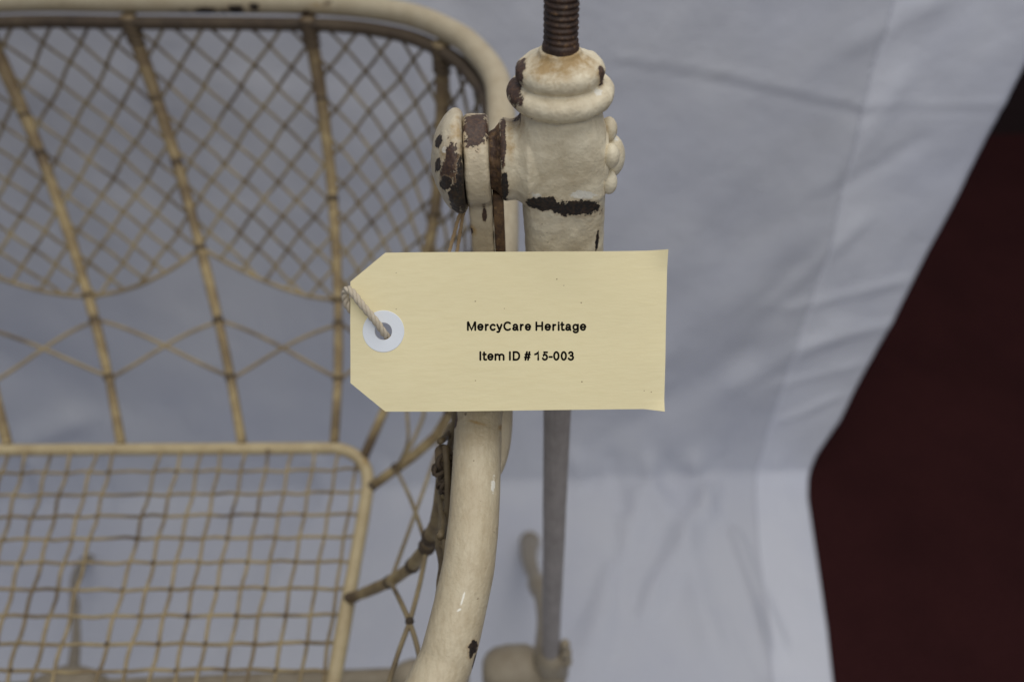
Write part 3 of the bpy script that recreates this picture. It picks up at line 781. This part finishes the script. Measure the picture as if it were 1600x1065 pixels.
# white reinforcing ring
vs = []; fs = []; n = 64; RO, RI = 32.6, 13.2
prof_r = [(RI, -.1), (RI+.4, .34), (RO-.6, .38), (RO, .24), (RO, -.1)]
for k in range(n):
    t = 2*math.pi*k/n
    for rr_, o_ in prof_r:
        x, y = HC[0]+rr_*math.cos(t), HC[1]+rr_*math.sin(t); vs.append(tagp(x, y, bend(x, y)+o_))
m_ = len(prof_r)
for k in range(n):
    for j in range(m_-1): fs.append((k*m_+j, k*m_+j+1, ((k+1) % n)*m_+j+1, ((k+1) % n)*m_+j))
mesh_obj('hole_ring', vs, fs, M['ring'], tg, smooth=False)

# lettering drawn as rounded pen strokes
def A(cx, cy, rx, ry, a0, a1, n=14): return [(cx+rx*math.cos(math.radians(t)), cy+ry*math.sin(math.radians(t))) for t in np.linspace(a0, a1, n)]
XH = .70
G = {
 'M': [[(0, 0), (0, 1)], [(0, 1), (.06, 1), (.5, .02), (.94, 1), (1, 1)], [(1, 1), (1, 0)]],
 'e': [[(.04, .37), (.97, .37)]+A(.5, XH/2+.02, .5, XH/2-.0, 6, 318, 26)],
 'r': [[(0, 0), (0, XH)], [(0, .42)]+A(.62, .36, .55, .32, 160, 75, 8)],
 'c': [A(.52, XH/2, .5, XH/2, 42, 318, 24)],
 'y': [[(0, XH), (.5, .03)], [(1, XH), (.46, -.17)]+A(.25, -.1, .2, .16, -60, -110, 4)+[(.02, -.25)]],
 'C': [A(.55, .5, .55, .5, 48, 312, 30)],
 'a': [A(.48, .47, .40, .24, 160, 0, 10)+[(.88, .2), (1.0, 0)], [(.88, .40), (.45, .34)]+A(.36, .18, .36, .17, 100, 330, 12)+[(.88, .16)]],
 'H': [[(0, 0), (0, 1)], [(1, 0), (1, 1)], [(0, .53), (1, .53)]],
 'i': [[(0, 0), (0, XH)], [(0, .97), (0, .985)]],
 't': [[(.32, .96), (.32, .16)]+A(.6, .16, .28, .15, 180, 268, 5)+[(1, .02)], [(0, XH), (.85, XH)]],
 'g': [A(.47, .37, .47, .33, 0, 360, 24), [(1, XH), (1, -.08)]+A(.52, -.08, .48, .23, 0, -160, 10)],
 'I': [[(0, 0), (0, 1)]],
 'm': [[(0, 0), (0, XH)], [(0, .45)]+A(.25, .45, .24, .25, 160, 0, 9)+[(.5, 0)], [(.5, .45)]+A(.75, .45, .25, .25, 160, 0, 9)+[(1, 0)]],
 'D': [[(0, 0), (0, 1), (.4, 1)]+A(.45, .5, .55, .5, 85, -85, 16)+[(.4, 0), (0, 0)]],
 '#': [[(.12, 0), (.40, 1)], [(.62, 0), (.90, 1)], [(.02, .32), (.88, .32)], [(.12, .68), (.98, .68)]],
 '1': [[(0, .70), (.55, .78), (1, 1), (1, 0)]],
 '5': [[(.95, .97), (.28, .97), (.16, .52)]+A(.46, .33, .5, .33, 125, -155, 18)],
 '-': [[(0, .36), (1, .36)]],
 '0': [A(.5, .5, .5, .5, 0, 360, 30)],
 '3': [A(.46, .76, .40, .24, 160, -80, 12)+[(.4, .53)], [(.4, .53)]+A(.46, .27, .5, .27, 85, -160, 14)],
}
def stroke(mb_, pts, hw):
    pts = [np.array(p, float) for p in pts]; q = [pts[0]]
    for p in pts[1:]:
        if np.linalg.norm(p-q[-1]) > .15: q.append(p)
    closed = len(q) > 3 and np.linalg.norm(q[0]-q[-1]) < .3
    L_, R_ = [], []; n_ = len(q)
    for i in range(n_):
        a = q[i]-q[i-1] if i else (q[1]-q[0] if n_ > 1 else np.array([1., 0])); b = q[i+1]-q[i] if i < n_-1 else a
        if closed and i in (0, n_-1): a = q[-1]-q[-2]; b = q[1]-q[0]
        a = a/np.linalg.norm(a); b = b/np.linalg.norm(b); t = a+b; t = t/(np.linalg.norm(t)+1e-6)
        nrm = np.array([-t[1], t[0]]); k = min(1.6, 1/max(.3, abs(t@a)))
        L_.append(q[i]+nrm*hw*k); R_.append(q[i]-nrm*hw*k)
    v3 = lambda p, o=0: tagp(p[0], p[1], bend(p[0], p[1])+.235+o)
    lift = len(mb_.f) % 7*.002
    vs_ = [v3(p, lift) for p in L_]+[v3(p, lift) for p in R_]
    mb_.add(vs_, [(i, i+1, n_+i+1, n_+i) for i in range(n_-1)])
    if not closed:
        for e, d in ((q[0], q[0]-q[1] if n_ > 1 else np.array([-1., 0])), (q[-1], q[-1]-q[-2] if n_ > 1 else np.array([1., 0]))):
            a0 = math.atan2(d[1], d[0])-math.pi/2
            cap_ = [e+hw*np.array([math.cos(a0+math.pi*k/7), math.sin(a0+math.pi*k/7)]) for k in range(8)]
            mb_.add([v3(p, lift) for p in cap_], [tuple(range(8))])
def z1(z): return 725+z/13.31
def z2(z): return 820+z/13.31
line1 = [('M', z1(85), z1(238)), ('e', z1(298), z1(392)), ('r', z1(455), z1(515)), ('c', z1(552), z1(650)), ('y', z1(692), z1(782)), ('C', z1(838), z1(968)), ('a', z1(1022), z1(1118)), ('r', z1(1180), z1(1240)),
         ('e', z2(18), z2(114)), ('H', z2(240), z2(362)), ('e', z2(428), z2(528)), ('r', z2(590), z2(650)), ('i', z2(705), z2(705)), ('t', z2(755), z2(815)), ('a', z2(858), z2(950)), ('g', z2(1008), z2(1105)), ('e', z2(1162), z2(1260))]
line2 = [('I', z1(343), z1(343)), ('t', z1(400), z1(465)), ('e', z1(505), z1(600)), ('m', z1(655), z1(825)), ('I', z1(955), z1(955)), ('D', z1(1032), z1(1150)), ('#', z2(0), z2(108)), ('1', z2(212), z2(278)),
         ('5', z2(372), z2(466)), ('-', z2(512), z2(562)), ('0', z2(608), z2(702)), ('0', z2(764), z2(856)), ('3', z2(912), z2(1008))]
for ln, base in ((line1, 515.4), (line2, 561.7)):
    mb = MB()
    for ch, xl, xr in ln:
        for st in G[ch]:
            w_ = xr-xl
            stroke(mb, [(xl+x*w_, base-y*11.9) for x, y in st], 1.52)
    mb.build('printed_line', M['ink'], tg, smooth=False)

# string: three plies twisted round a path
def twist(path, R_, rp, turns_per_mm, name, mat, parent):
    P_ = [np.array(p) for p in spline(path, 14)]
    d = np.concatenate([[0], np.cumsum([np.linalg.norm(b-a) for a, b in zip(P_, P_[1:])])])
    s = np.arange(0, d[-1], .35); P2 = np.stack([np.interp(s, d, [p[k] for p in P_]) for k in range(3)], 1)
    T_ = np.gradient(P2, axis=0); T_ /= np.linalg.norm(T_, axis=1)[:, None]
    nrm = np.cross(T_[0], [.3, .5, .8]); nrm /= np.linalg.norm(nrm); mb_ = MB(); N_ = []
    for t in T_:
        nrm = nrm-t*(nrm@t); nrm = nrm/np.linalg.norm(nrm); N_.append(nrm)
    N_ = np.array(N_); B_ = np.cross(T_, N_)
    for k in range(3):
        a = 2*math.pi*(s*turns_per_mm+k/3)
        mb_.tube(list(P2+R_*(np.cos(a)[:, None]*N_+np.sin(a)[:, None]*B_)), rp, 8)
    return mb_.build(name, mat, parent)
fw = [tagp(606, 532, -5), tagp(604, 526, -1.5), tagp(600, 519, 1.2), tagp(592, 505, 3.4), tagp(580, 489, 5.0), tagp(567, 473, 5.6), tagp(557, 460, 5.2), tagp(549, 453.5, 4.0), tagp(542.5, 455, 2.0), tagp(540, 465, 0.2), tagp(543, 479, -1.5), tagp(556, 486, -3.2), tagp(600, 470, -5), tagp(660, 425, -8), tagp(695, 402, -12)]
st = twist(fw, .70, .80, .125, 'string', M['string'], tg)
for pth in ([tagp(684, 415, -14), tagp(693, 392, -18), tagp(699, 368, -19), tagp(706, 345, -18), tagp(714, 322, -16), tagp(726, 300, -14)],
            [tagp(703, 415, -16), tagp(706, 392, -20), tagp(710, 366, -21), tagp(714, 342, -20), tagp(719, 322, -17), tagp(730, 300, -15)]):
    twist(pth, .34, .44, .12, 'string_end', M['string2'], tg)
